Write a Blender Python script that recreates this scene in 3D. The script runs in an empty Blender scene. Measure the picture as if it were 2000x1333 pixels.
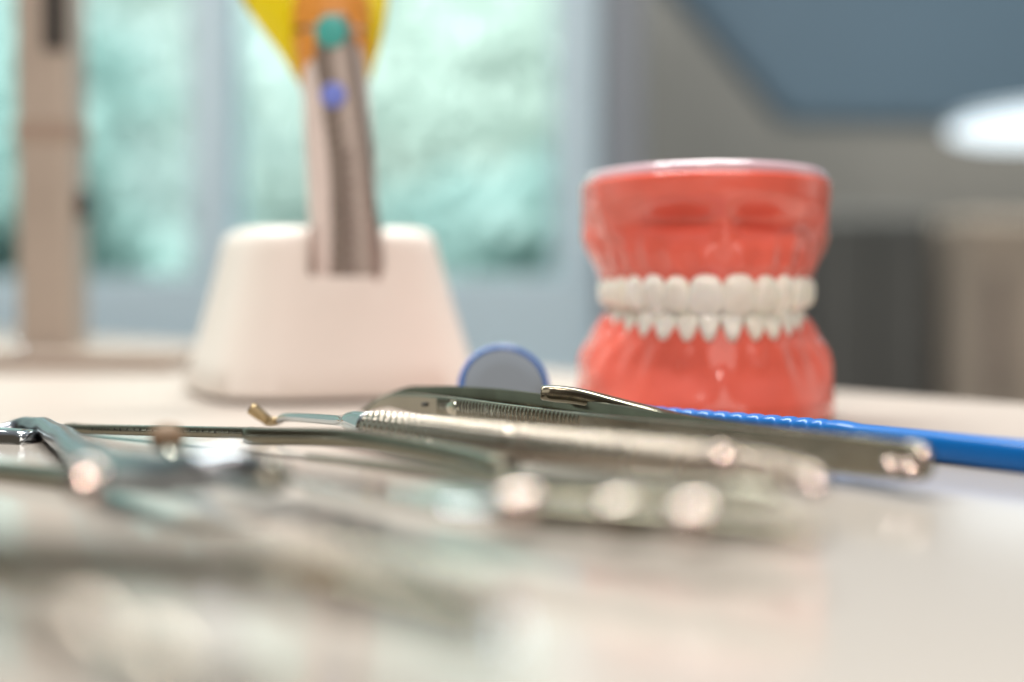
import bpy, bmesh, math, random
from mathutils import Vector, Matrix
random.seed(7)
S = 0.001                      # all lengths below are millimetres
scene = bpy.context.scene
COL = scene.collection
# ------------------------------------------------------------------ camera
F = 2000*50/36.0
PH = math.atan(96.5/F)
cd = bpy.data.cameras.new('camera'); cam = bpy.data.objects.new('camera', cd); COL.objects.link(cam)
cam.location = (0, 0, 30*S); cam.rotation_euler = (math.pi/2-PH, 0, 0)
cd.lens = 50; cd.sensor_width = 36; cd.clip_start = 0.005; cd.clip_end = 200
cd.dof.use_dof = True; cd.dof.focus_distance = 0.278; cd.dof.aperture_fstop = 4.9
scene.camera = cam
# ------------------------------------------------------------------ world
w = bpy.data.worlds.new('World'); scene.world = w; w.use_nodes = True
nt = w.node_tree; N = nt.nodes; L = nt.links
bg = N['Background']; tc = N.new('ShaderNodeTexCoord'); sp = N.new('ShaderNodeSeparateXYZ')
L.new(tc.outputs['Generated'], sp.inputs[0])
def ramp(sock, a, b, ca, cb):
    r = N.new('ShaderNodeValToRGB'); m = N.new('ShaderNodeMapRange')
    m.inputs['From Min'].default_value = a; m.inputs['From Max'].default_value = b
    L.new(sock, m.inputs['Value']); L.new(m.outputs[0], r.inputs[0])
    r.color_ramp.interpolation = 'EASE'
    r.color_ramp.elements[0].color = (*ca, 1); r.color_ramp.elements[1].color = (*cb, 1)
    return r
front = ramp(sp.outputs['Y'], -0.15, 0.45, (.13, .11, .085), (.58, .75, .69))
upf = ramp(sp.outputs['Z'], 0.35, 0.8, (0, 0, 0), (1, 1, 1))
mx = N.new('ShaderNodeMix'); mx.data_type = 'RGBA'
L.new(upf.outputs[0], mx.inputs[0]); L.new(front.outputs[0], mx.inputs[6]); mx.inputs[7].default_value = (.31, .33, .355, 1)
L.new(mx.outputs[2], bg.inputs['Color']); bg.inputs['Strength'].default_value = 1.0
# ------------------------------------------------------------------ lamps
def area(name, loc, target, size, power, col, shape='DISK', size_y=None):
    d = bpy.data.lights.new(name, 'AREA'); d.shape = shape; d.size = size; d.energy = power; d.color = col
    if size_y: d.size_y = size_y
    o = bpy.data.objects.new(name, d); COL.objects.link(o); o.location = loc
    o.rotation_euler = (Vector(target)-Vector(loc)).to_track_quat('-Z', 'Y').to_euler(); return o
area('ceiling_spot', (-.34, -.45, 1.15), (0, .3, 0), .04, 3.1, (1, .84, .76))
area('ceiling_spot', (-.25, -.42, 1.18), (0, .3, 0), .04, 3.1, (1, .84, .76))
area('ceiling_spot', (.30, .05, 1.25), (0, .3, 0), .045, 3.4, (1, .82, .74))
area('warm_softbox', (-.1, .62, 1.5), (0, .35, 0), .9, 2.5, (1, .84, .74), 'RECTANGLE', .8)  # broad soft lamp added overhead to warm the table
area('window_wall_fill', (-.05, .70, 1.35), (-.3, 1.25, .1), 1.5, 7, (.84, .94, 1.0), 'RECTANGLE', .9)  # unseen lamp added to brighten the window frame and wall
area('front_fill', (.3, -1.35, .62), (0, .9, .05), 1.6, 9, (1, .93, .86), 'RECTANGLE', .9)  # soft fill added behind the camera for gums and teeth
area('garden_daylight', (-.4, 1.6, 3.2), (-.6, 5.0, .3), 3.0, 800, (.96, 1, .97), 'RECTANGLE', 1.0)
vs = scene.view_settings; vs.view_transform = 'Standard'; vs.look = 'None'; vs.exposure = -0.1; vs.gamma = 1
# ------------------------------------------------------------------ helpers
def at(px, py, D):
    cx = (px-1000)/F; cy = (666.5-py)/F
    c, s = math.cos(PH), math.sin(PH)
    y = c+cy*s; z = -s+cy*c; k = D/y
    return Vector((cx*k, D, 30+z*k))
def mat(name, col, rough=.5, metal=0, var=0, vscale=40, bump=0, bscale=200, **kw):
    m = bpy.data.materials.new(name); m.use_nodes = True
    t = m.node_tree; b = t.nodes['Principled BSDF']
    b.inputs['Base Color'].default_value = (*col, 1); b.inputs['Roughness'].default_value = rough
    b.inputs['Metallic'].default_value = metal
    for k, v in kw.items(): b.inputs[k.replace('_', ' ')].default_value = v
    g = t.nodes.new('ShaderNodeTexCoord')
    if var:
        n = t.nodes.new('ShaderNodeTexNoise'); n.inputs['Scale'].default_value = vscale; n.inputs['Detail'].default_value = 4
        t.links.new(g.outputs['Object'], n.inputs['Vector'])
        r = t.nodes.new('ShaderNodeValToRGB')
        r.color_ramp.elements[0].position = .3; r.color_ramp.elements[1].position = .7
        r.color_ramp.elements[0].color = (*[max(0, c*(1-var)) for c in col], 1)
        r.color_ramp.elements[1].color = (*[min(1, c*(1+var)) for c in col], 1)
        t.links.new(n.outputs['Fac'], r.inputs[0]); t.links.new(r.outputs[0], b.inputs['Base Color'])
        rm = t.nodes.new('ShaderNodeMapRange'); rm.inputs['To Min'].default_value = rough*.75; rm.inputs['To Max'].default_value = rough*1.3
        t.links.new(n.outputs['Fac'], rm.inputs['Value']); t.links.new(rm.outputs[0], b.inputs['Roughness'])
    if bump:
        n = t.nodes.new('ShaderNodeTexNoise'); n.inputs['Scale'].default_value = bscale; n.inputs['Detail'].default_value = 5
        t.links.new(g.outputs['Object'], n.inputs['Vector'])
        u = t.nodes.new('ShaderNodeBump'); u.inputs['Strength'].default_value = bump; u.inputs['Distance'].default_value = .0003
        t.links.new(n.outputs['Fac'], u.inputs['Height']); t.links.new(u.outputs[0], b.inputs['Normal'])
    return m
M = dict(
 counter = mat('counter_laminate', (.365, .305, .262), .45, var=.02, vscale=8),
 tray = mat('pale_glass_enamel', (.425, .38, .335), .12, var=.03, vscale=10),
 gum = mat('coral_acrylic', (.84, .152, .105), .13, var=.1, vscale=55, bump=.5, bscale=330, Subsurface_Weight=.12, Subsurface_Scale=.003, Coat_Weight=.25, Coat_Roughness=.08),
 plate = mat('lavender_plate', (.62, .42, .47), .15, Coat_Weight=.6),
 tooth = mat('ivory_resin', (.86, .80, .70), .2, var=.03, vscale=300, Subsurface_Weight=.15, Subsurface_Scale=.002, Coat_Weight=.5),
 steel = mat('brushed_steel', (.44, .41, .34), .2, 1, var=.1, vscale=90, bump=.15, bscale=500),
 knurl = mat('knurled_steel', (.34, .285, .235), .26, 1, var=.08, vscale=120),
 dark = mat('dark_steel', (.17, .155, .115), .2, 1, var=.15, vscale=90, bump=.15, bscale=500),
 chrome = mat('chrome', (.50, .52, .53), .08, 1, var=.04, vscale=60, bump=.05, bscale=150),
 olive = mat('reflect_dark_steel', (.15, .135, .10), .16, 1, var=.15, vscale=60),  # olive of the dark room's reflection put into the base colour
 reflect_mid = mat('reflect_mid_steel', (.27, .25, .20), .2, 1, var=.12, vscale=90, bump=.15, bscale=500),  # base darkened so the steel seems to mirror a dim room
 satin = mat('satin_steel', (.27, .29, .31), .24, 1, var=.1, vscale=60),
 glint_bead = mat('glint_metal', (.44, .365, .325), .11, 1),  # metal for the beads and domes added to catch glints
 warm_tint = mat('warm_reflection_tip', (.36, .27, .15), .35, 1, var=.15, vscale=300),  # steel tip tinted with the warm reflection on it
 brown = mat('brown_rubber', (.22, .14, .08), .6, var=.1, vscale=200),
 blue = mat('blue_plastic', (.0, .115, .40), .3, bump=.06, bscale=300, Specular_IOR_Level=.3),
 mirror = mat('silver_mirror', (.94, .94, .93), .03, 1),
 white = mat('white_plastic', (.79, .725, .66), .38, bump=.05, bscale=300),
 grey = mat('device_metal', (.38, .32, .285), .28, .5, var=.05, vscale=60),
 pale = mat('device_highlight', (.78, .69, .65), .3),  # pale tone puts the handle's left highlight strip into its colour
 orange = mat('orange_plastic', (.75, .32, .06), .35),
 yellow = mat('yellow_acrylic', (.95, .80, .0), .2, Transmission_Weight=.25),
 teal = mat('teal_button', (.06, .42, .38), .4),
 bluebtn = mat('blue_button', (.18, .25, .75), .4),
 ink = mat('grey_ink', (.24, .19, .17), .6),
 pole = mat('beige_enamel', (.50, .43, .37), .32, .35, var=.03, vscale=20),
 poleband = mat('taupe_band', (.33, .25, .20), .5),
 black = mat('black_rubber', (.012, .012, .012), .6),
 foot = mat('taupe_foot', (.34, .27, .22), .45, var=.05, vscale=20),
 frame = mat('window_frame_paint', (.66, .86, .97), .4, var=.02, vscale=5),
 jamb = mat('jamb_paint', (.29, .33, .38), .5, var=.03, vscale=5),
 glass = mat('window_glass', (.9, 1, .97), .02, Transmission_Weight=1.0, IOR=1.1),
 wall = mat('grey_wall', (.165, .155, .14), .7, var=.12, vscale=2.5),
 bluegrey = mat('blue_grey_lacquer', (.12, .19, .25), .5, var=.05, vscale=3),
 charcoal = mat('charcoal_lacquer', (.09, .088, .082), .5, var=.15, vscale=3),
 oak = mat('beige_laminate', (.50, .41, .33), .5, var=.06, vscale=3),
 floor = mat('grey_floor', (.25, .24, .22), .5, var=.1, vscale=2),
 lampshell = mat('lamp_shell', (.6, .66, .7), .35),
 bark = mat('bark', (.10, .08, .06), .9, var=.2, vscale=10),
)
LEAF = [mat('leaf_teal', (.44, .58, .57), .6, var=.08, vscale=3), mat('leaf_green', (.72, .79, .76), .6, var=.08, vscale=3),
        mat('leaf_pale', (.74, .81, .81), .6, var=.08, vscale=3)]
for m_ in LEAF:
    t_ = m_.node_tree; b0 = t_.nodes['Principled BSDF']; tr0 = t_.nodes.new('ShaderNodeBsdfTranslucent'); ad = t_.nodes.new('ShaderNodeMixShader')
    ad.inputs[0].default_value = .5
    src = b0.inputs['Base Color'].links[0].from_socket
    t_.links.new(src, tr0.inputs['Color']); t_.links.new(b0.outputs[0], ad.inputs[1]); t_.links.new(tr0.outputs[0], ad.inputs[2])
    t_.links.new(ad.outputs[0], t_.nodes['Material Output'].inputs['Surface'])
em = bpy.data.materials.new('lamp_lens'); em.use_nodes = True
b_ = em.node_tree.nodes['Principled BSDF']; b_.inputs['Emission Color'].default_value = (.80, .93, 1, 1); b_.inputs['Emission Strength'].default_value = 1.5

def tag(o, label=None, cat=None, group=None, kind=None):
    if label: o['label'] = label
    if cat: o['category'] = cat
    if group: o['group'] = group
    if kind: o['kind'] = kind
    return o
def thing(name, label, cat, loc=(0, 0, 0), rz=0, group=None):
    o = bpy.data.objects.new(name, None); COL.objects.link(o)
    o.location = Vector(loc)*S; o.rotation_euler = (0, 0, rz); o.empty_display_size = .01
    return tag(o, label, cat, group)
def link(name, bm, m, parent=None, smooth=True, sub=0, bevel=0):
    """bm in mm, in parent's local space"""
    bmesh.ops.recalc_face_normals(bm, faces=bm.faces[:])
    bmesh.ops.scale(bm, vec=(S, S, S), verts=bm.verts[:])
    me = bpy.data.meshes.new(name); bm.to_mesh(me); bm.free()
    me.materials.append(m)
    if smooth:
        for p in me.polygons: p.use_smooth = True
    o = bpy.data.objects.new(name, me); COL.objects.link(o)
    if parent: o.parent = parent
    if bevel:
        q = o.modifiers.new('bevel', 'BEVEL'); q.width = bevel*S; q.segments = 3; q.limit_method = 'ANGLE'; q.harden_normals = False
    if sub:
        q = o.modifiers.new('sub', 'SUBSURF'); q.levels = sub; q.render_levels = sub
    return o
def rings(bm, R, cap=True):
    prev = None; first = None
    for r in R:
        vs_ = [bm.verts.new(p) for p in r]
        if prev:
            n = len(vs_)
            for i in range(n): bm.faces.new((prev[i], prev[(i+1) % n], vs_[(i+1) % n], vs_[i]))
        else: first = vs_
        prev = vs_
    if cap: bm.faces.new(first[::-1]); bm.faces.new(prev)
    return bm
def catmull(P, n):
    P = [Vector(p) for p in P]; out = []
    Q = [P[0]*2-P[1]]+P+[P[-1]*2-P[-2]]
    seg = len(P)-1
    for k in range(n+1):
        u = k/n*seg; i = min(int(u), seg-1); t = u-i
        a, b, c, d = Q[i:i+4]
        out.append(.5*((2*b)+(c-a)*t+(2*a-5*b+4*c-d)*t*t+(3*b-a-3*c+d)*t**3))
    return out
def sweep(path, n, rad, segs=20, pw=2.0, bump=None, bm=None):
    """rad(t)->(half side width, half height)"""
    pts = catmull(path, n); R = []
    for i, p in enumerate(pts):
        T = (pts[min(i+1, n)]-pts[max(i-1, 0)]).normalized()
        side = T.cross(Vector((0, 0, 1)))
        side = side.normalized() if side.length > 1e-4 else Vector((1, 0, 0))
        up = side.cross(T).normalized(); t = i/n
        a, b = rad(t); ring = []
        for k in range(segs):
            th = 2*math.pi*k/segs; c, s = math.cos(th), math.sin(th)
            c = math.copysign(abs(c)**(2/pw), c); s = math.copysign(abs(s)**(2/pw), s)
            f = 1+(bump(t, th) if bump else 0)
            ring.append(p+side*(a*c*f)+up*(b*s*f))
        R.append(ring)
    bm = bm or bmesh.new()
    return rings(bm, R)
def box(bm, x0, x1, y0, y1, z0, z1):
    v = [bm.verts.new((x, y, z)) for x in (x0, x1) for y in (y0, y1) for z in (z0, z1)]
    for f in ((0, 1, 3, 2), (4, 6, 7, 5), (0, 4, 5, 1), (2, 3, 7, 6), (0, 2, 6, 4), (1, 5, 7, 3)):
        bm.faces.new([v[i] for i in f])
    return bm
def boxo(name, m, parent, *a, bevel=0): return link(name, box(bmesh.new(), *a), m, parent, smooth=False, bevel=bevel)
def prism(bm, poly, y0, y1):
    a = [bm.verts.new((x, y0, z)) for x, z in poly]; b = [bm.verts.new((x, y1, z)) for x, z in poly]
    n = len(a); bm.faces.new(a); bm.faces.new(b[::-1])
    for i in range(n): bm.faces.new((a[i], b[i], b[(i+1) % n], a[(i+1) % n]))
    return bm
def slab(poly, z0, z1):
    bm = bmesh.new()
    return rings(bm, [[(x, y, z0) for x, y in poly], [(x, y, z1) for x, y in poly]])
def lerp(a, b, t): return a+(b-a)*t
def ss(a, b, x):
    t = max(0, min(1, (x-a)/(b-a))); return t*t*(3-2*t)
def interp(K, x):
    if x <= K[0][0]: return K[0][1:]
    for p, q in zip(K, K[1:]):
        if x <= q[0]:
            t = (x-p[0])/(q[0]-p[0]); return tuple(lerp(a, b, t) for a, b in zip(p[1:], q[1:]))
    return K[-1][1:]
# ------------------------------------------------------------------ setting
# counter: far edge runs diagonally
e0 = Vector((103, 463)); ed = Vector((-43, 57))
far_l = e0+ed*12; far_r = e0-ed*3.2
co = link('countertop', slab([(far_r.x, far_r.y), (far_l.x, far_l.y), (far_l.x-900, far_l.y), (far_l.x-900, -500), (far_r.x, -500)], -38, -2), M['counter'], smooth=False, bevel=1.5)
tag(co, kind='structure')
fl = link('floor', slab([(-4000, -2000), (4000, -2000), (4000, 3100), (-4000, 3100)], -800, -760), M['floor'], smooth=False); tag(fl, kind='structure')
# right wall
wr = link('wall', box(bmesh.new(), 120, 3500, 2600, 2700, -758, 1900), M['wall'], smooth=False); tag(wr, kind='structure')
# window wall with openings
D = 1200; k = D/F
def X(px): return (px-1000)*k
def Z(py, d=D): return 30-(py-570)/F*d
win = thing('window', 'wide light blue window with pale green garden behind it and three panes', 'window', (X(600), D, Z(545)))
ox, oy, oz = X(600), D, Z(545)
def wbox(name, m, px0, px1, z0, z1, y0, y1, bevel=3, par=win): return boxo(name, M[m], par, X(px0)-ox, X(px1)-ox, y0, y1, z0-oz, z1-oz, bevel=bevel)
zt = 1500; zr = Z(540)
wbox('mullion', 'frame', 372, 452, zr, zt, 0, 60)
wbox('mullion', 'frame', -230, -160, zr, zt, 0, 60)
wbox('jamb', 'frame', 1085, 1172, zr, zt, 0, 60)
wbox('rail', 'frame', -1200, 1172, -120, zr, 0, 60)
wbox('top_rail', 'frame', -1200, 1172, zt, zt+90, 0, 60)
wbox('sill', 'frame', -1200, 1174, -150, -120.5, -40, 62)
wbox('pane', 'glass', -160, 372, zr, zt, 28, 32, 0)
wbox('pane', 'glass', 452, 1085, zr, zt, 28, 32, 0)
wbox('pane', 'glass', -1200, -230, zr, zt, 28, 32, 0)
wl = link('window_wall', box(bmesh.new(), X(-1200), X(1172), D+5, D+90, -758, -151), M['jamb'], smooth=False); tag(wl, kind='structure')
bmw = bmesh.new(); box(bmw, X(1173), X(1250), D-30, 2598, -758, 1900)  # unseen depth behind the jamb added to keep garden lamp off the room
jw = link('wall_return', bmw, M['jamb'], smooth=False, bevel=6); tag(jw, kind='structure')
# room beyond on the right
D2 = 1900
def X2(px, d=D2): return (px-1000)/F*d
cab = thing('wall_cabinet', 'large blue grey cabinet with slanted side hanging at upper right', 'cabinet', (X2(1800), D2, Z(0, D2)))
cx, cz = X2(1800), Z(0, D2)
link('body', prism(bmesh.new(), [(X2(1535)-cx, Z(240, D2)-cz), (X2(2600)-cx, Z(262, D2)-cz), (X2(2600)-cx, 1500-cz), (X2(1040)-cx, Z(-330, D2)-cz), (X2(1040)-cx, 1500-cz)][:4], 0, 60), M['bluegrey'], cab, smooth=False, bevel=12)
D3 = 2250
dk = thing('tall_cabinet', 'dark charcoal cabinet behind the jaw model on its right', 'cabinet', (X2(1700, D3), D3, -758))
boxo('body', M['charcoal'], dk, -X2(1125, D3)+0, X2(1125, D3), 0, 300, 0, Z(415, D3)+758, bevel=8)
boxo('door', M['charcoal'], dk, -X2(1118, D3), -3, -18, -1, 60, Z(425, D3)+758, bevel=4)
boxo('door', M['charcoal'], dk, 3, X2(1118, D3), -18, -1, 60, Z(425, D3)+758, bevel=4)
ob = thing('tall_cabinet', 'beige cabinet at right edge of the room beneath the round lamp', 'cabinet', (X2(2090, D3), D3-100, -758))
boxo('body', M['oak'], ob, -X2(1250, D3)+0, X2(1250, D3), 0, 300, 0, Z(430, D3)+758, bevel=8)
od = boxo('door', M['oak'], ob, -X2(1240, D3), X2(1240, D3), -18, -1, 60, Z(440, D3)+758, bevel=4)
boxo('handle', M['ink'], od, -X2(1240, D3)+25, -X2(1240, D3)+40, -45, -30, 620, 820, bevel=4)
# round lamp
lp = at(2048, 250, 1450)
lamp = thing('operating_lamp', 'bright round white lamp glowing at right edge above the room', 'lamp', lp)
def dome(r, h, n=10, segs=48):
    R = []
    for i in range(n+1):
        a = i/n*math.pi/2*.97
        R.append([(r*math.cos(a)*math.cos(t), r*math.cos(a)*math.sin(t), h*math.sin(a)) for t in [2*math.pi*j/segs for j in range(segs)]])
    return rings(bmesh.new(), R)
ls = link('housing', dome(101, 12), M['lampshell'], lamp); ls.rotation_euler = (math.radians(-4), 0, math.radians(0)); ls.location = (0, .013, .006)
bm = dome(98, -8); le = link('lens', bm, em, lamp); le.rotation_euler = (math.radians(-4), 0, 0)
link('arm', sweep([(40, 35, 14), (120, 60, 60), (300, 160, 300), (360, 300, 900)], 20, lambda t: (14, 14)), M['lampshell'], lamp)
# garden trees
def tree(px, d, ztop, r, li, label, name='garden_tree'):
    p = ((px-1000)/F*d, d, -760)
    t = thing(name, label, 'tree', p)
    bm = bmesh.new(); h = ztop+760
    sweep([(0, 0, 0), (20, 10, h*.4), (-10, 0, h*.8)], 8, lambda t_: (60*(1-.6*t_), 60*(1-.6*t_)), 8, bm=bm)
    link('trunk', bm, M['bark'], t)
    bm = bmesh.new()
    bl = [(random.uniform(-.6, .6)*r, random.uniform(-.5, .5)*r, random.uniform(.3, .97)*h, random.uniform(.3, .55)*r) for _ in range(26)]
    for _ in range(4200):
        b = random.choice(bl)
        u = Vector((random.gauss(0, 1), random.gauss(0, 1), random.gauss(0, 1))).normalized()*b[3]*random.uniform(.6, 1)
        c = Vector(b[:3])+u
        a1 = Vector((random.gauss(0, 1), random.gauss(0, 1), random.gauss(0, 1))).normalized()
        a2 = a1.cross(Vector((random.random(), random.random(), random.random()+.1))).normalized(); s_ = random.uniform(35, 75)
        bm.faces.new([bm.verts.new(c+a1*s_), bm.verts.new(c+a2*s_*.5), bm.verts.new(c-a1*s_), bm.verts.new(c-a2*s_*.5)])
    link('crown', bm, LEAF[li], t, smooth=False)
tree(985, 4300, 330, 520, 0, 'dark teal leafy tree outside beside the right window jamb')
tree(760, 5600, 1500, 1000, 1, 'tall green tree outside behind the curing light', )
tree(230, 5200, 900, 800, 2, 'pale green tree outside between the grey column and the mullion')
tree(-60, 3900, 700, 560, 0, 'teal leafy tree outside at left edge of the window')
tree(540, 6200, 300, 900, 2, 'pale bushy tree outside behind the white stand')
tree(1150, 6000, 1700, 900, 1, 'tall pale tree outside at the right end of the window')
lawn = link('lawn', slab([(-9000, 3150), (4000, 3150), (4000, 9000), (-9000, 9000)], -800, -770), LEAF[1], smooth=False); tag(lawn, kind='structure')
# ------------------------------------------------------------------ beige column at left
pc = at(108, 690, 620); pc.z = -2
col = thing('equipment_column', 'beige square column with black slot standing on brown foot at left', 'column', pc)
kk = 620/F
boxo('post', M['pole'], col, -57*kk, 54*kk, -12, 12, 4, 175, bevel=3)
boxo('collar', M['poleband'], col, -59*kk, 55.5*kk, -12.8, 12.8, Z(282, 620)+2, Z(246, 620)+2, bevel=1)
boxo('slot', M['black'], col, 2*kk, 45*kk, -13.1, -11, Z(112, 620)+2, 172, bevel=.3)
sw = sweep([(54*kk, -2, Z(400, 620)+2), (54*kk+5, -2, Z(400, 620)+2)], 4, lambda t: (5-2*t, 7-2.5*t)); link('knob', sw, M['black'], col)
fo = boxo('foot', M['foot'], col, -110, 64, -52, 60, 0, 7, bevel=1.2)
sc_ = bmesh.new(); bmesh.ops.create_uvsphere(sc_, u_segments=20, v_segments=12, radius=2.6); bmesh.ops.translate(sc_, verts=sc_.verts, vec=(-5, -30, 7.3)); link('screw', sc_, M['chrome'], col)
# ------------------------------------------------------------------ glass tray
ta, tb, tc_, td = at(-500, 832, 318), at(2350, 868, 281), Vector((260, -60, 0)), Vector((-260, -60, 0))
tr = link('tray', slab([(ta.x, ta.y), (tb.x, tb.y), (260, -60), (-260, -60)], -1.9, 0), M['tray'], smooth=False, bevel=.6)
tag(tr, 'pale grey green glossy tray under all the steel instruments', 'tray')
# ------------------------------------------------------------------ jaw model
TX = at(1395, 570, 345).x
jaw = thing('jaw_model', 'coral red dental jaw model with closed white teeth standing on the counter', 'jaw model', (TX, 331, -2), math.radians(-1.5))
UW = [8.0, 6.3, 7.0, 6.6, 6.4, 9.2, 8.8]; LW = [5.3, 5.6, 6.6, 6.7, 6.7, 9.6, 9.0]
def arcpos(a, b, yf, s):
    """point + tangent angle at arclength s from the midline"""
    th = 0; acc = 0; step = .002; sg = 1 if s >= 0 else -1
    while acc < abs(s):
        acc += math.hypot(a*math.cos(th), b*math.sin(th))*step; th += step
    return sg*th
def ell(a, b, yf, th): return Vector((a*math.sin(th), yf+b*(1-math.cos(th)), 0))
def centers(W, a, b):
    out = []; s = 0
    for w_ in W: out.append((arcpos(a, b, 0, s+w_/2), w_)); s += w_
    return [(-t, w_, i) for i, (t, w_) in enumerate(out)][::-1]+[(t, w_, i) for i, (t, w_) in enumerate(out)]
UC = centers(UW, 26.4, 40.5); LC = centers(LW, 24.3, 38.5)
def gapfun(C, th):
    """+1 over a tooth centre, -1 between teeth"""
    best = min(C, key=lambda c: abs(c[0]-th)); half = None
    idx = C.index(best); nb = [abs(C[j][0]-best[0]) for j in (idx-1, idx+1) if 0 <= j < len(C)]
    half = min(nb)/2
    d = min(1, abs(th-best[0])/half); return math.cos(math.pi*d)
g = lambda x, s: math.exp(-(x/s)**2)
def remap(bm):
    for v in bm.verts: v.co.z += 1.8*ss(2, 18, v.co.z)*(1-ss(40, 58, v.co.z))
def gum(name, K, C, zs, bumpf, scallop, tmax=100):
    bm = bmesh.new(); R = []; NT = 150
    for z in zs:
        a, b, yf = interp(K, z); ring = []
        for i in range(NT+1):
            th = math.radians(lerp(-tmax, tmax, i/NT))
            p = ell(a, b, yf, th); n = Vector((math.sin(th)/a, -math.cos(th)/b, 0)).normalized()
            gf = gapfun(C, th)
            p = p+n*bumpf(th, z, gf); p.z = z+scallop(th, z, gf); ring.append(p)
        last, fst = ring[-1], ring[0]
        for i in range(1, 10):
            q = last.lerp(fst, i/10); q.y += 0; ring.append(q)
        R.append(ring)
    rings(bm, R); remap(bm)
    return link(name, bm, M['gum'], jaw, sub=1)
UK = [(27.5, 23.4, 37.5, 4.2), (30.2, 25.3, 39.6, 1.9), (32, 26.2, 40.5, 1.0), (33.5, 26.8, 41, .5), (36, 28.1, 42.1, -.4), (40, 29.4, 42.5, -.4),
      (44, 29.3, 42.2, .8), (46.5, 29.0, 41.4, 2.2), (48.5, 29.6, 42.0, 1.6), (50.5, 30.8, 43.5, 0), (52.5, 31.9, 44.8, -1.7), (54.5, 32.5, 45.5, -2.7), (59, 32.8, 45.8, -3.1), (60.0, 32.3, 45.2, -2.6)]
def ub(th, z, gf):
    d = 0; deg = math.degrees(th)
    d += .42*gf*g(z-37, 4.5)*(1 if abs(deg) < 60 else .4)
    d -= 2.5*(g(deg-19, 12)+g(deg+21, 13))*g(z-48.3, 3.0)
    d += 2.6*g(deg-1, 5.5)*g(z-47, 5)
    d += (2.6*g(deg-62, 10)+2.2*g(deg+56, 12))*g(z-47, 4.0)
    d += .5*g(deg-40, 5)*g(z-44, 3)
    d += 2.9*ss(60, 84, abs(deg))*g(z-45.5, 5.5)
    d -= .6*ss(50,80,abs(deg))*ss(50,53,z)
    return d
def us(th, z, gf): return (2.6*gf-.3)*.75*g(z-31.8, 2.6)
zs = [27.5, 29, 30.2, 31, 31.8, 32.5, 33.2, 34]+[34+i*1.0 for i in range(1, 26)]+[59.6, 60.0]
gum('upper_gum', UK, UC, zs, ub, us)
LK = [(0, 33.4, 46, -2.4), (.6, 33.9, 46.4, -3), (5, 33.6, 46.2, -2.7), (9, 32, 44.8, -.9), (13, 30.2, 43, .9), (17, 27.8, 41, 1.6), (19.5, 26.3, 40, 2.0), (21.2, 25.2, 39, 2.9), (24, 22.8, 36.5, 5.5)]
def lb(th, z, gf):
    deg = math.degrees(th); d = .35*gf*g(z-15.5, 4.5)
    d -= 1.1*(g(deg-18, 11)+g(deg+16, 11))*g(z-11, 3)
    d += 1.0*g(deg, 4)*g(z-10, 4)+1.5*(g(deg+58, 10)+g(deg-60, 9))*g(z-10, 4)
    d += 3.0*ss(38, 75, abs(deg))*g(z-15, 5.5)
    return d
def lsc(th, z, gf):
    deg = abs(math.degrees(th)); return -(1.9*gf)*.8*g(z-20.8, 2.8)+1.6*ss(45, 80, deg)*g(z-21, 4)
zs = [0, .6, 1.5]+[3+i for i in range(0, 16)]+[18.8, 19.5, 20.2, 21, 21.8, 22.6, 23.4, 24]
gum('lower_gum', LK, LC, zs, lb, lsc)
# lavender plate on top
R = []
for z, i_ in ((59.4, 1.6), (60.5, 1.6), (61.6, 1.9), (62.4, 2.6), (62.7, 4.5)):
    ring = [ell(32.8-i_, 45.8-i_, -3.1+i_, math.radians(lerp(-100, 100, i/90))) for i in range(91)]
    for p in ring: p.z = z
    R.append(ring)
link('base_plate', rings(bmesh.new(), R), M['plate'], jaw)
def tooth(bm, w_, h, dep, upper, i):
    """superellipsoid crown; local x along arch, y outward(-), z up; crown edge at z=0 growing to h at the gum"""
    NU, NV = 28, 18; R = []
    post = i >= 3
    for v in range(1, NV):
        ph = -math.pi/2+math.pi*v/NV
        cz = math.copysign(abs(math.sin(ph))**(.62 if not post else .7), math.sin(ph)); cr = abs(math.cos(ph))**(lerp(.5, .95, (cz+1)/2) if not post else .55)
        t = (cz+1)/2          # 0 at biting edge, 1 at gum
        ring = []
        for u in range(NU):
            th = 2*math.pi*u/NU
            x = math.copysign(abs(math.cos(th))**.75, math.cos(th))*cr; y = math.copysign(abs(math.sin(th))**.8, math.sin(th))*cr
            wid = lerp(1, .9 if upper else .54, ss(.2, 1, t))
            if i == 2: wid *= lerp(.72, 1, ss(0, .35, t))
            if not post: y *= lerp(.38, 1, ss(0, .9, t))
            zz = t*h
            if post and t < .4: zz += .9*(math.cos(th*2)*.5+.2)*(1-t/.4)*cr
            if i == 2 and t < .3: zz -= .9*(1-abs(x))*(1-t/.3)
            yo = -(.9*math.sin(t*math.pi)) if not post else -.4*math.sin(t*math.pi)
            ring.append((x*w_/2*wid*1.08, y*dep/2+yo, zz))
        R.append(ring)
    return rings(bm, R)
TM = [mat('ivory_resin', c_, .18, var=.04, vscale=300, Subsurface_Weight=.15, Subsurface_Scale=.002, Coat_Weight=.6) for c_ in ((.92, .88, .80), (.90, .85, .74), (.92, .87, .77))]
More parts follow.
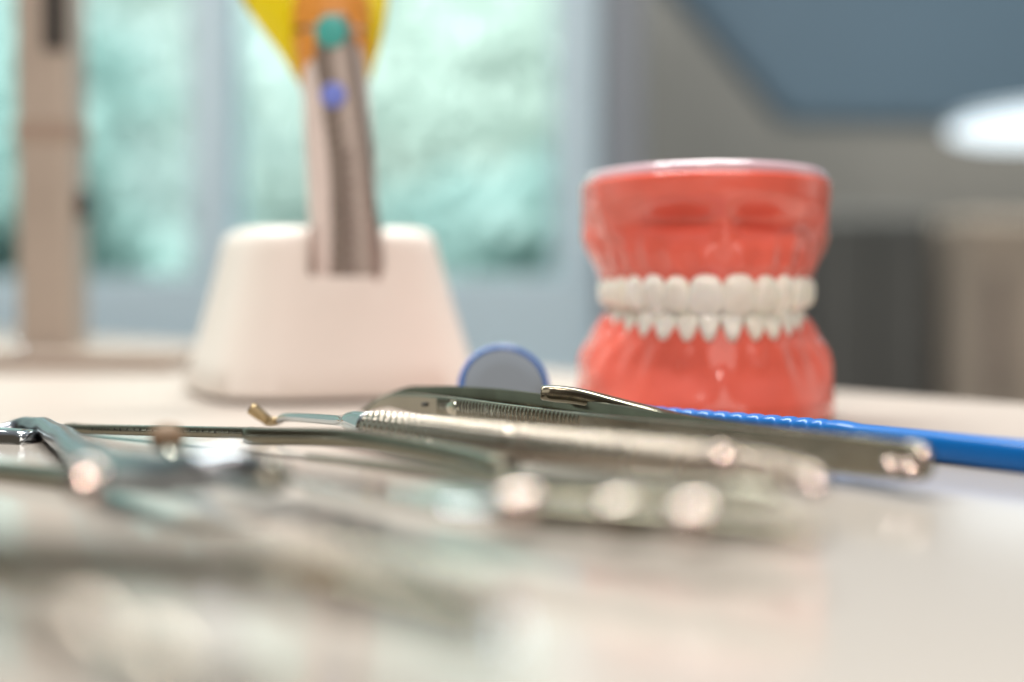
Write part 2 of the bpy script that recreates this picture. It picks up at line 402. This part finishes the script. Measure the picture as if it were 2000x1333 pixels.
def place_teeth(C, upper):
    for th, w_, i in C:
        if upper:
            a, b, yf = 25.9, 40.0, .8; h = [9.9, 9.0, 9.9, 9.0, 8.6, 8.2, 8.0][i]; z0 = [24.7, 25.3, 25.0, 25.6, 25.9, 26.2, 26.3][i]
        else:
            a, b, yf = 23.7, 37.9, 2.6; h = [8.6, 8.6, 9.0, 8.0, 8, 7.6, 7.4][i]; z0 = [26.6, 26.6, 26.8, 26.4, 26.2, 26.4, 26.4][i]
        dep = [5.5, 5.2, 6.5, 7.5, 7.5, 9.5, 9.0][i] if upper else [4.6, 4.8, 6, 7, 7, 9, 8.8][i]
        th += random.uniform(-.006, .006); z0 += random.uniform(-.12, .12)
        p = ell(a, b, yf, th); n = Vector((math.sin(th)/a, -math.cos(th)/b, 0)).normalized()
        p -= n*(dep/2-1.6); p.z = z0
        bm = bmesh.new(); tooth(bm, w_, h, dep, upper, i)
        if not upper: bmesh.ops.scale(bm, vec=(1, 1, -1), verts=bm.verts)
        rz = math.atan2(n.x, -n.y)
        bmesh.ops.transform(bm, matrix=Matrix.Translation(p) @ Matrix.Rotation(rz+random.uniform(-.04, .04), 4, 'Z') @ Matrix.Rotation(random.uniform(-.03, .03), 4, 'Y') @ Matrix.Rotation(.06 if upper else -.02, 4, 'X'), verts=bm.verts)
        remap(bm)
        link(('upper_tooth' if upper else 'lower_tooth'), bm, random.choice(TM), jaw, sub=1)
place_teeth(UC, True); place_teeth(LC, False)
for s_ in (-1, 1):
    link('hinge_wire', sweep([(s_*22, 50, 14), (s_*24, 52, 20), (s_*25, 48, 28), (s_*24, 54, 34), (s_*22, 52, 42)], 40, lambda t: (.7, .7), 12), M['dark'], jaw)
# ------------------------------------------------------------------ white stand
sc0 = at(640, 700, 452)
stand = thing('charging_stand', 'white tapered plastic stand with a notch holding the curing light', 'stand', (sc0.x, 452, -.8))
def sring(a, b, z, rot, n=3.6, dx=0, dy=0, N_=96):
    out = []
    for i in range(N_):
        t = 2*math.pi*i/N_; c, s = math.cos(t), math.sin(t)
        x = a*math.copysign(abs(c)**(2/n), c); y = b*math.copysign(abs(s)**(2/n), s)
        out.append((x*math.cos(rot)-y*math.sin(rot)+dx, x*math.sin(rot)+y*math.cos(rot)+dy, z))
    return out
rot = math.radians(20)
R = [sring(*q) for q in ((40, 46, 0, rot), (42.5, 49, .3, rot), (43, 49.5, 1.5, rot), (40.5, 46.5, 10, rot), (35.5, 40.5, 28, rot), (31.8, 35.5, 43, rot), (31, 34.5, 46.5, rot), (29.6, 33, 48.8, rot), (27, 30, 50.0, rot), (20, 22, 50.4, rot))]
body = link('body', rings(bmesh.new(), R), M['white'], stand)
nx = (679-1000)/F*425-sc0.x
cut = link('cutter', box(bmesh.new(), nx-10.4, nx+10.4, -60, -8, 35.2, 80), M['white'], stand, smooth=False, bevel=1.2)
bo = body.modifiers.new('b', 'BOOLEAN'); bo.object = cut; bo.solver = 'EXACT'
bpy.context.view_layer.update()
dg = bpy.context.evaluated_depsgraph_get()
nm = bpy.data.meshes.new_from_object(body.evaluated_get(dg)); body.modifiers.clear(); body.data = nm
bpy.data.objects.remove(cut)
body.modifiers.new('bv', 'BEVEL').width = .0007; body.modifiers['bv'].segments = 3; body.modifiers['bv'].limit_method = 'ANGLE'
body.modifiers['bv'].angle_limit = math.radians(45)
link('shadow_foot', rings(bmesh.new(), [sring(39, 45, -1.2, rot), sring(39, 45, .2, rot)]), M['ink'], stand)  # dark ring put in for the shadow line beneath the stand
# ------------------------------------------------------------------ curing light
d0 = at(682, 548, 428)
cur = thing('curing_light', 'silver curing light with yellow shield and teal button standing in the white stand', 'curing light', (d0.x, 428, d0.z-2))
q = lambda px, py: (at(px, py, 428)-Vector((d0.x, 428, d0.z-2)))
H = [q(684, 570), q(678, 500), q(670, 400), q(660, 250), q(655, 150), q(652, 50), q(648, -60), q(650, -160)]
K4 = 428/F
def hr(t):
    return interp([(0, 68*K4, 10.2), (.3, 64*K4, 10), (.5, 59*K4, 9.6), (.68, 50*K4, 9), (.8, 40*K4, 8), (1, 22*K4, 5)], t)
link('handle', sweep([(p.x, p.y, p.z) for p in H], 60, lambda t: (interp([(0, 10.2), (.5, 9.7), (1, 6)], t)[0], hr(t)[1]*1.02), 40, 3.2), M['pale'], cur)
# darker control panel wrapped on the front right
def strip(pts, hw, y, thick, m, name, par, n=40, pw=5):
    return link(name, sweep([(x, y, z) for x, z in pts], n, lambda t: (hw(t), thick), 24, pw), m, par)
bm = bmesh.new()
pan = [(640, 560, 757), (645, 480, 751), (645, 400, 741), (642, 320, 732), (634, 250, 724), (624, 180, 712), (618, 120, 704), (624, 70, 696), (636, 40, 684)]
R = []
cu = catmull([(a, b, c) for a, b, c in pan], 40)
for c in cu:
    l, r = q(c.x+2, c.y), q(c.z, c.y); yf = -9.9
    ring = [(l.x, yf+1.6, l.z), (lerp(l.x, r.x, .08), yf-.15, l.z), (lerp(l.x, r.x, .5), yf-.45, l.z), (lerp(l.x, r.x, .9), yf-.15, l.z), (r.x, yf+1.8, r.z), (lerp(l.x, r.x, .5), yf+3.4, l.z)]
    R.append(ring)
link('control_panel', rings(bm, R), M['grey'], cur)
def button(px, py, r, m, nm_):
    p = q(px, py); bm = bmesh.new(); bmesh.ops.create_uvsphere(bm, u_segments=32, v_segments=16, radius=1)
    bmesh.ops.scale(bm, vec=(r*K4, 1.4, r*K4), verts=bm.verts); bmesh.ops.translate(bm, verts=bm.verts, vec=(p.x, -10.9, p.z)); return link(nm_, bm, m, cur)
button(656, 75, 31, M['teal'], 'teal_button'); button(660, 196, 24, M['bluebtn'], 'blue_button')
bm = bmesh.new(); yy = 300
while yy < 535:
    h_ = random.uniform(8, 17); p = q(686+(yy-300)*.03, yy); p2 = q(686, yy+h_); wd = random.uniform(.8, 1.5)
    box(bm, p.x-wd, p.x+wd, -11.2, -10.6, p2.z, p.z); yy += h_+random.uniform(5, 9)
link('lettering', bm, M['ink'], cur, smooth=False)
# yellow shield and orange collar
out = [(590, 185), (575, 150), (540, 95), (500, 45), (470, 0), (455, -60), (470, -130), (530, -190), (620, -215), (700, -190), (750, -130), (765, -60), (758, 0), (748, 60), (735, 110), (722, 150), (712, 185)]
cc = q(650, -30)
R = []
for y_, sc in ((-1.5, .97), (-1.2, 1), (.8, 1), (1.2, .97)):
    ring = []
    for a, b in out:
        p = q(a, b); v = cc+(p-cc)*sc; curve = 6*((p.x-cc.x)/20)**2
        ring.append((v.x, 12-8+y_+curve*-.6, v.z))
    R.append(ring)
sh = link('shield', rings(bmesh.new(), R), M['yellow'], cur, sub=1)
link('collar', sweep([q(652, 215), q(650, 160), q(648, 80), q(648, 10), q(648, -40)], 30, lambda t: (interp([(0, 8.2), (.5, 9.5), (1, 8)], t)[0], interp([(0, 50), (.2, 62), (.5, 76), (.75, 74), (1, 50)], t)[0]*K4), 36, 2.2), M['orange'], cur)
# ------------------------------------------------------------------ blue mouth mirror
hp = at(984, 762, 336)
P0 = Vector((92, 233, 3.3)); P1 = Vector((2, 333, 8.0))
hA = at(2000, 893, 236); hB = at(1600, 846, 272); hC = at(1200, 812, 309)
far = hA+(hA-hB).normalized()*45
mm = thing('mouth_mirror', 'blue plastic mouth mirror with ridged handle lying behind the steel tweezers', 'dental mirror', (far.x, far.y, 0))
o3 = Vector((far.x, far.y, 0))
path = [p-o3 for p in (far, hA, hB, hC, at(1090, 806, 322), at(1010, 815, 331))]
def br(t):
    return interp([(0, 2.2), (.02, 2.9), (.2, 2.85), (.36, 2.45), (.375, 2.75), (.62, 2.5), (.66, 1.8), (.8, 1.3), (1, 1.2)], t)[0]
def bb(t, th):
    d = 0
    if .385 < t < .63:
        ph = (t-.385)/.245*17; d = -.13*(abs(math.sin(math.pi*ph))**6)*(1 if math.sin(th) > -.2 else .3)
    return d
link('handle', sweep(path, 520, lambda t: (br(t), br(t)), 32, 3.0, bb), M['blue'], mm)
# embossed oval dents on handle side (row of small dimples seen at right)
tilt = math.radians(-23)
def disc(r, y0, y1, rb, n=64):
    prof = [(0.01, y0), (r*.6, y0), (r-rb, y0), (r-rb*.3, y0+rb*.3), (r, y0+rb), (r, y1-rb), (r-rb, y1), (r*.5, y1), (.01, y1)]
    return rings(bmesh.new(), [[(a*math.cos(2*math.pi*i/n), y, a*math.sin(2*math.pi*i/n)) for i in range(n)] for a, y in prof])
hd = disc(11.0, -.9, 1.6, .8); hdo = link('mirror_rim', hd, M['blue'], mm)
# hollow front so the glass sits inside the rim
gl = disc(9.9, -1.15, -.85, .05); glo = link('mirror_glass', gl, M['mirror'], mm)
for o in (hdo, glo):
    o.location = (hp-o3)*S; o.rotation_euler = (tilt, 0, math.radians(11))
rimb = bmesh.new()
nR, nr = 72, 12
R = [[((10.4+.65*math.cos(v))*math.cos(u), -.9+.75*math.sin(v), (10.4+.65*math.cos(v))*math.sin(u)) for v in [2*math.pi*j/nr for j in range(nr)]] for u in [2*math.pi*i/nR for i in range(nR+1)]]
rings(rimb, R, cap=False); bmesh.ops.remove_doubles(rimb, verts=rimb.verts, dist=.001)
ri = link('rim_bead', rimb, mat('blue_gloss', (.0, .11, .44), .1, Coat_Weight=.8), hdo)
# ------------------------------------------------------------------ tweezers
A0 = at(1815, 912, 207); A1 = at(720, 800, 332); A0.z = 4.9; A1.z = 4.6
ax = (A1-A0); Lg = ax.length; ax.normalize(); nrm = Vector((0, 0, 1)).cross(ax).normalized()
if nrm.y > 0: nrm = -nrm          # towards camera
tw = thing('tweezers', 'long steel tweezers with ribbed grip lying on edge across the middle', 'tweezers', A0)
def arm(sgn, dz, ribs, tipdrop):
    bm = bmesh.new(); R = []; n = 620
    for i in range(n+1):
        t = i/n; s_ = t*Lg
        hw = interp([(0, 1.6), (.006, 2.6), (.02, 3.0), (.08, 3.1), (.3, 2.8), (.72, 2.75), (.82, 2.4), (.92, 1.6), (.97, 1.0), (1, .5)], t)[0]
        off = interp([(0, .55), (.06, .6), (.14, 1.2), (.35, 3.8), (.6, 5.6), (.72, 5.4), (.9, 3.2), (1, 1.5)], t)[0]
        th_ = .55
        c = ax*s_+nrm*(sgn*off)+Vector((0, 0, dz*ss(.05, .7, t)+.9*ss(.4, .85, t)-tipdrop*ss(.9, 1.03, t)))
        rib = 0
        if ribs and .47 < t < .765 and not .715 < t < .735: rib = .4*(.5+.5*math.sin(2*math.pi*s_/1.15))
        f = nrm*sgn; u = Vector((0, 0, 1))
        pts = [(-hw, -.2), (-hw+.25, th_), (-hw+.7, th_+rib*.3), (-hw+1.0, th_+rib), (0, th_+rib*1.0), (hw-1.0, th_+rib), (hw-.6, th_+rib*.5), (hw-.2, th_), (hw, -.1), (hw-.25, -th_), (-hw+.25, -th_)]
        R.append([c+u*a+f*b for a, b in pts])
    rings(bm, R); return bm
link('arm', arm(1, 0, True, 4), M['reflect_mid'], tw); link('arm', arm(-1, 1.4, False, 3), M['dark'], tw)
def pin(t, r, off, m, nm_, par=tw, dz=0):
    bm = bmesh.new(); c = ax*(t*Lg)+nrm*off+Vector((0, 0, dz)); n_ = 28; R = []
    for rr, y in ((r*.5, -1.2), (r, -1.0), (r, .45), (r*.85, .7), (r*.3, .8)):
        R.append([c+nrm*y+ax*(rr*1.5*math.cos(2*math.pi*i/n_))+Vector((0, 0, rr*math.sin(2*math.pi*i/n_))) for i in range(n_)])
    rings(bm, R); return link(nm_, bm, m, par)
pin(.725, 1.5, 5.6, M['steel'], 'guide_pin', dz=1.1); pin(.80, .45, 4.9, M['black'], 'pin_hole', dz=1.2)
bm = bmesh.new()
# ------------------------------------------------------------------ generic instruments
def inst(name, label, cat, pts, segs_, group=None):
    """segs_: list of (partname, i0, i1, n, radfun, mat, kwargs) on control points"""
    o = Vector((pts[0].x, pts[0].y, 0)); t = thing(name, label, cat, o, group=group)
    for (nm_, sub_, n, rf, m, kw) in segs_:
        link(nm_, sweep([p-o for p in sub_], n, rf, bump=kw.pop('bump', None), **kw), m, t)
    return t
# dark spatula lying behind and over the tweezers
b = [at(1056, 768, 280), at(1080, 769, 280), at(1140, 777, 278), at(1220, 797, 272), at(1330, 824, 262), at(1450, 848, 250), at(1600, 876, 232), at(1740, 893, 217)]
inst('cement_spatula', 'dark steel spatula with blunt raised tip resting on the tweezers', 'spatula', b,
     [('blade', b[:5], 80, lambda t: (1.6, interp([(0, 1.1), (.04, 1.45), (.3, 1.7), (1, 1.5)], t)[0]), M['dark'], dict(segs=20, pw=3)),
      ('handle', b[4:], 60, lambda t: (1.6, interp([(0, 1.5), (.4, 1.9), (1, 2.2)], t)[0]), M['dark'], dict(segs=20, pw=3))])
# knurled scaler
c = [at(715, 833, 266), at(1050, 871, 222), at(1400, 908, 190), at(1600, 932, 176)]
Lc = (c[3]-c[0]).length
def kb(t, th):
    s_ = t*Lc
    if t > .97: return 0
    return .12*(math.sin(8*th+s_*4.5)*.5+.5)*(math.sin(8*th-s_*4.5)*.5+.5)
def kr(t):
    r = interp([(0, 1.7), (.015, 2.7), (.04, 2.95), (.3, 2.8), (.6, 2.5), (.8, 2.0), (.93, 1.5), (1, .9)], t)[0]
    for g0 in (.30, .33, .62, .65): r -= .35*g((t-g0)*Lc, .5)
    return (r, r)
sh_ = [at(722, 834, 265), at(690, 824, 270), at(664, 822, 276), at(600, 817, 288), at(560, 816, 297), at(543, 822, 301)]
inst('scaler', 'thick knurled silver handle with thin shank lying in front of the tweezers', 'scaler', c,
     [('handle', c, 900, kr, M['knurl'], dict(segs=88, bump=kb)),
      ('shank', sh_, 80, lambda t: (interp([(0, 2.9), (.18, 2.2), (.4, 1.1), (.9, .9), (1, .8)], t)[0],)*2, M['chrome'], dict(segs=20)),
      ('tip', [sh_[-1], at(528, 824, 304), at(510, 812, 304), at(489, 797, 304)], 30, lambda t: (1.3, interp([(0, .8), (.4, 1.1), (.95, 1.3), (1, 1.0)], t)[0]), M['warm_tint'], dict(segs=16, pw=3))])
# flat dark carver passing under the scaler
f = [at(497, 851, 264), at(515, 852, 262), at(690, 857, 249), at(860, 884, 228), at(990, 915, 210)]
inst('wax_carver', 'flat dark steel bar with slanted end under the knurled handle', 'carver', f,
     [('handle', f, 40, lambda t: (2.2, interp([(0, .9), (.03, 1.6), (.5, 1.55), (1, 1.5)], t)[0]), M['dark'], dict(segs=16, pw=5))])
# graduated probe
f = [at(132, 834, 300), at(160, 838, 297), at(320, 842, 281), at(500, 846, 265)]
pr = inst('periodontal_probe', 'thin dark flat bar with engraved scale marks at left', 'probe', f,
     [('shaft', f, 60, lambda t: (1.7, interp([(0, .3), (.08, .9), (1, 1.05)], t)[0]), M['dark'], dict(segs=16, pw=5, bump=None))])
bm = bmesh.new(); o_ = Vector((f[0].x, f[0].y, 0))
for i in range(34):
    t = .18+i*.023; p = catmull(f, 200)[int(t*200)]-o_
    hgt = .55 if i % 5 == 0 else .3
    box(bm, p.x-.12, p.x+.12, p.y-1.95-.3, p.y-1.6, p.z+.5-hgt, p.z+.6)
link('scale_marks', bm, M['black'], pr, smooth=False)
# chrome retractor
h = [at(-60, 872, 288), at(0, 850, 292), at(60, 834, 291), at(105, 846, 276), at(160, 884, 232), at(230, 916, 200), at(350, 922, 186), at(460, 912, 184), at(545, 908, 192)]
def hb(t, th): return .13*math.sin(t*34+2*th)*math.sin(t*23)
inst('cheek_retractor', 'shiny bent chrome retractor curving round at far left', 'retractor', h,
     [('band', h, 160, lambda t: (interp([(0, 1.5), (.3, 2.2), (.6, 3.2), (.85, 3.2), (1, 1.2)], t)[0], interp([(0, 2.6), (.25, 1.9), (.5, 2.6), (.85, 2.7), (1, .8)], t)[0]), M['satin'], dict(segs=28, bump=hb)),
      ('grip', [at(-80, 866, 284), at(20, 868, 282), at(62, 872, 280)], 12, lambda t: (3, interp([(0, 3.2), (.9, 3.2), (1, 2.6)], t)[0]), M['chrome'], dict(segs=20, pw=4))])
# burnisher with brown ball
gpt = [at(326, 856, 214), at(330, 885, 211), at(365, 918, 206), at(450, 925, 196), at(540, 930, 186)]
gi = inst('polisher', 'small steel polisher with round brown rubber tip sticking up at left', 'polisher', gpt,
     [('shank', gpt, 60, lambda t: (interp([(0, .8), (.4, 1.1), (.6, 2.2), (1, 2.0)], t)[0],)*2, M['steel'], dict(segs=20, bump=lambda t, th: .12*math.sin(t*110) if t > .6 else 0))])
bm = bmesh.new(); bmesh.ops.create_uvsphere(bm, u_segments=24, v_segments=16, radius=1)
bmesh.ops.scale(bm, vec=(2.6, 2.6, 2.3), verts=bm.verts); bmesh.ops.translate(bm, verts=bm.verts, vec=(0, 0, gpt[0].z)); link('rubber_tip', bm, M['brown'], gi)
# broad spatula in front
def V(x, y, z): return Vector((x, y, z))
e = [at(520, 905, 206), at(560, 918, 200), at(760, 955, 176), at(950, 985, 165), at(1000, 980, 163)]
e2 = [at(985, 992, 164), at(1060, 1004, 160), at(1330, 1024, 150), at(1600, 1046, 142)]
def bumps(L_):  # swellings added to a rod to throw blurred glint discs
    def f_(t, th): return sum(a_*g((t-t0), w_) for t0, a_, w_ in L_)
    return f_
inst('wax_spatula', 'broad flat shiny spatula in the foreground with blurred handle and added glint beads', 'spatula', e,
     [('blade', e, 60, lambda t: (interp([(0, 1.5), (.1, 4.5), (.7, 5.5), (.95, 4), (1, 2)], t)[0], .6), M['chrome'], dict(segs=24, pw=3)),
      ('handle', e2, 300, lambda t: (interp([(0, 2), (.05, 2.3), (.6, 2.3), (.9, 1.7), (1, .9)], t)[0],)*2, M['olive'], dict(segs=48))]+
     [('glint_bead', [at(x_-w_, y_-3, d_), at(x_, y_, d_), at(x_+w_, y_+3, d_)], 40, lambda t: (.1+2.8*math.sqrt(max(0, 1-(2*t-1)**2)),)*2, M['glint_bead'], dict(segs=48)) for x_, y_, d_, w_ in ((1022, 998, 161, 72), (1215, 1016, 155, 66), (1365, 1026, 149.5, 74))])  # beads added along the handle to throw blurred glint discs
pl = [at(600, 893, 232), at(1000, 938, 195), at(1300, 955, 178), at(1530, 972, 166)]
inst('plugger', 'slim dark plugger lying between the knurled handle and the foreground spatula', 'plugger', pl,
     [('shank', pl[:2], 30, lambda t: (lerp(.5, 1.2, t),)*2, M['reflect_mid'], dict(segs=16)),
      ('handle', pl[1:], 40, lambda t: (interp([(0, 1.2), (.1, 1.6), (.85, 1.5), (1, .8)], t)[0],)*2, M['reflect_mid'], dict(segs=20))])
x_ = [at(-120, 918, 236), at(60, 930, 222), at(200, 944, 210), at(330, 962, 196)]
inst('excavator', 'dull grey excavator handle coming in from the left edge in front of the chrome retractor', 'excavator', x_,
     [('handle', x_[:3], 40, lambda t: (interp([(0, 1.8), (.8, 1.8), (1, .9)], t)[0],)*2, M['reflect_mid'], dict(segs=20)),
      ('shank', x_[2:], 20, lambda t: (.8-.3*t,)*2, M['satin'], dict(segs=14))])
# foreground rods
j = [at(-300, 1060, 140), at(0, 1088, 126), at(300, 1108, 118), at(620, 1130, 111), at(950, 1205, 103)]
ji = inst('explorer', 'thin steel explorer nearest the camera with brown knob blurred across lower left', 'explorer', j,
     [('shaft', j, 120, lambda t: (2.2, 2.2), M['olive'], dict(segs=20)),
      ('knob', [at(590, 1126, 112), at(660, 1138, 110)], 12, lambda t: (interp([(0, 1.4), (.3, 2.9), (.7, 2.9), (1, 1.4)], t)[0],)*2, M['brown'], dict(segs=20))])
kpt = [at(-260, 1080, 122), at(-60, 1140, 114), at(200, 1250, 104), at(520, 1400, 92)]
inst('explorer', 'blurred steel rod running diagonally out of the bottom left corner', 'explorer', kpt,
     [('shaft', kpt, 200, lambda t: (interp([(0, 1.2), (.5, 1.3), (1, 1.5)], t)[0],)*2, M['knurl'], dict(segs=32, bump=bumps([(.63, .6, .035), (.78, .6, .03)])))])
m_ = [at(440, 952, 172), at(700, 1040, 138), at(960, 1190, 112), at(1010, 1290, 105)]
inst('dental_probe', 'slim blurred probe slanting from the spatula blade to the lower middle', 'probe', m_,
     [('shaft', m_, 100, lambda t: (.8-.3*t,)*2, M['satin'], dict(segs=16)) ])

# ------------------------------------------------------------------ small domes added to catch lamp glints
def glint_dome(par, px, py, D_, r_=2.2, name='glint_dome', m='glint_bead'):
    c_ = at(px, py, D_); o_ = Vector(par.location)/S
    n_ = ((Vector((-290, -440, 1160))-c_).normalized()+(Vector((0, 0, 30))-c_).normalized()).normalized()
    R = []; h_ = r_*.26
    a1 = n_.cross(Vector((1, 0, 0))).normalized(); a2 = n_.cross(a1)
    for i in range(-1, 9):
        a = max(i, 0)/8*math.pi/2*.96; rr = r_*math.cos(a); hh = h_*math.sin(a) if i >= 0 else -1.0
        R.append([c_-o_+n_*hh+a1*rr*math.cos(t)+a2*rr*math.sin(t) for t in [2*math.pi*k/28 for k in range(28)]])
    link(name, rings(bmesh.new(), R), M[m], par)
T = {o.name: o for o in bpy.data.objects if not o.parent}
for a in ((168, 938, 168, 2.4), (284, 915, 193, 1.9), (272, 932, 189, 1.2), (345, 902, 190, 1.5)): glint_dome(T['cheek_retractor'], *a)
for a in ((425, 925, 193, 1.7), (492, 912, 190, 1.8), (510, 905, 191, 1.2)): glint_dome(T['polisher'], *a)
for a in ((1740, 911, 209, 1.3), (1778, 916, 207, 1.4), (1803, 890, 206, 1.0)): glint_dome(T['tweezers'], *a, name='glint_spot')  # domes added for the glints on the joined end
glint_dome(T['scaler'], 838, 866, 238, .8); glint_dome(T['scaler'], 1410, 892, 186, 1.6); glint_dome(T['scaler'], 1590, 948, 171, 1.5)
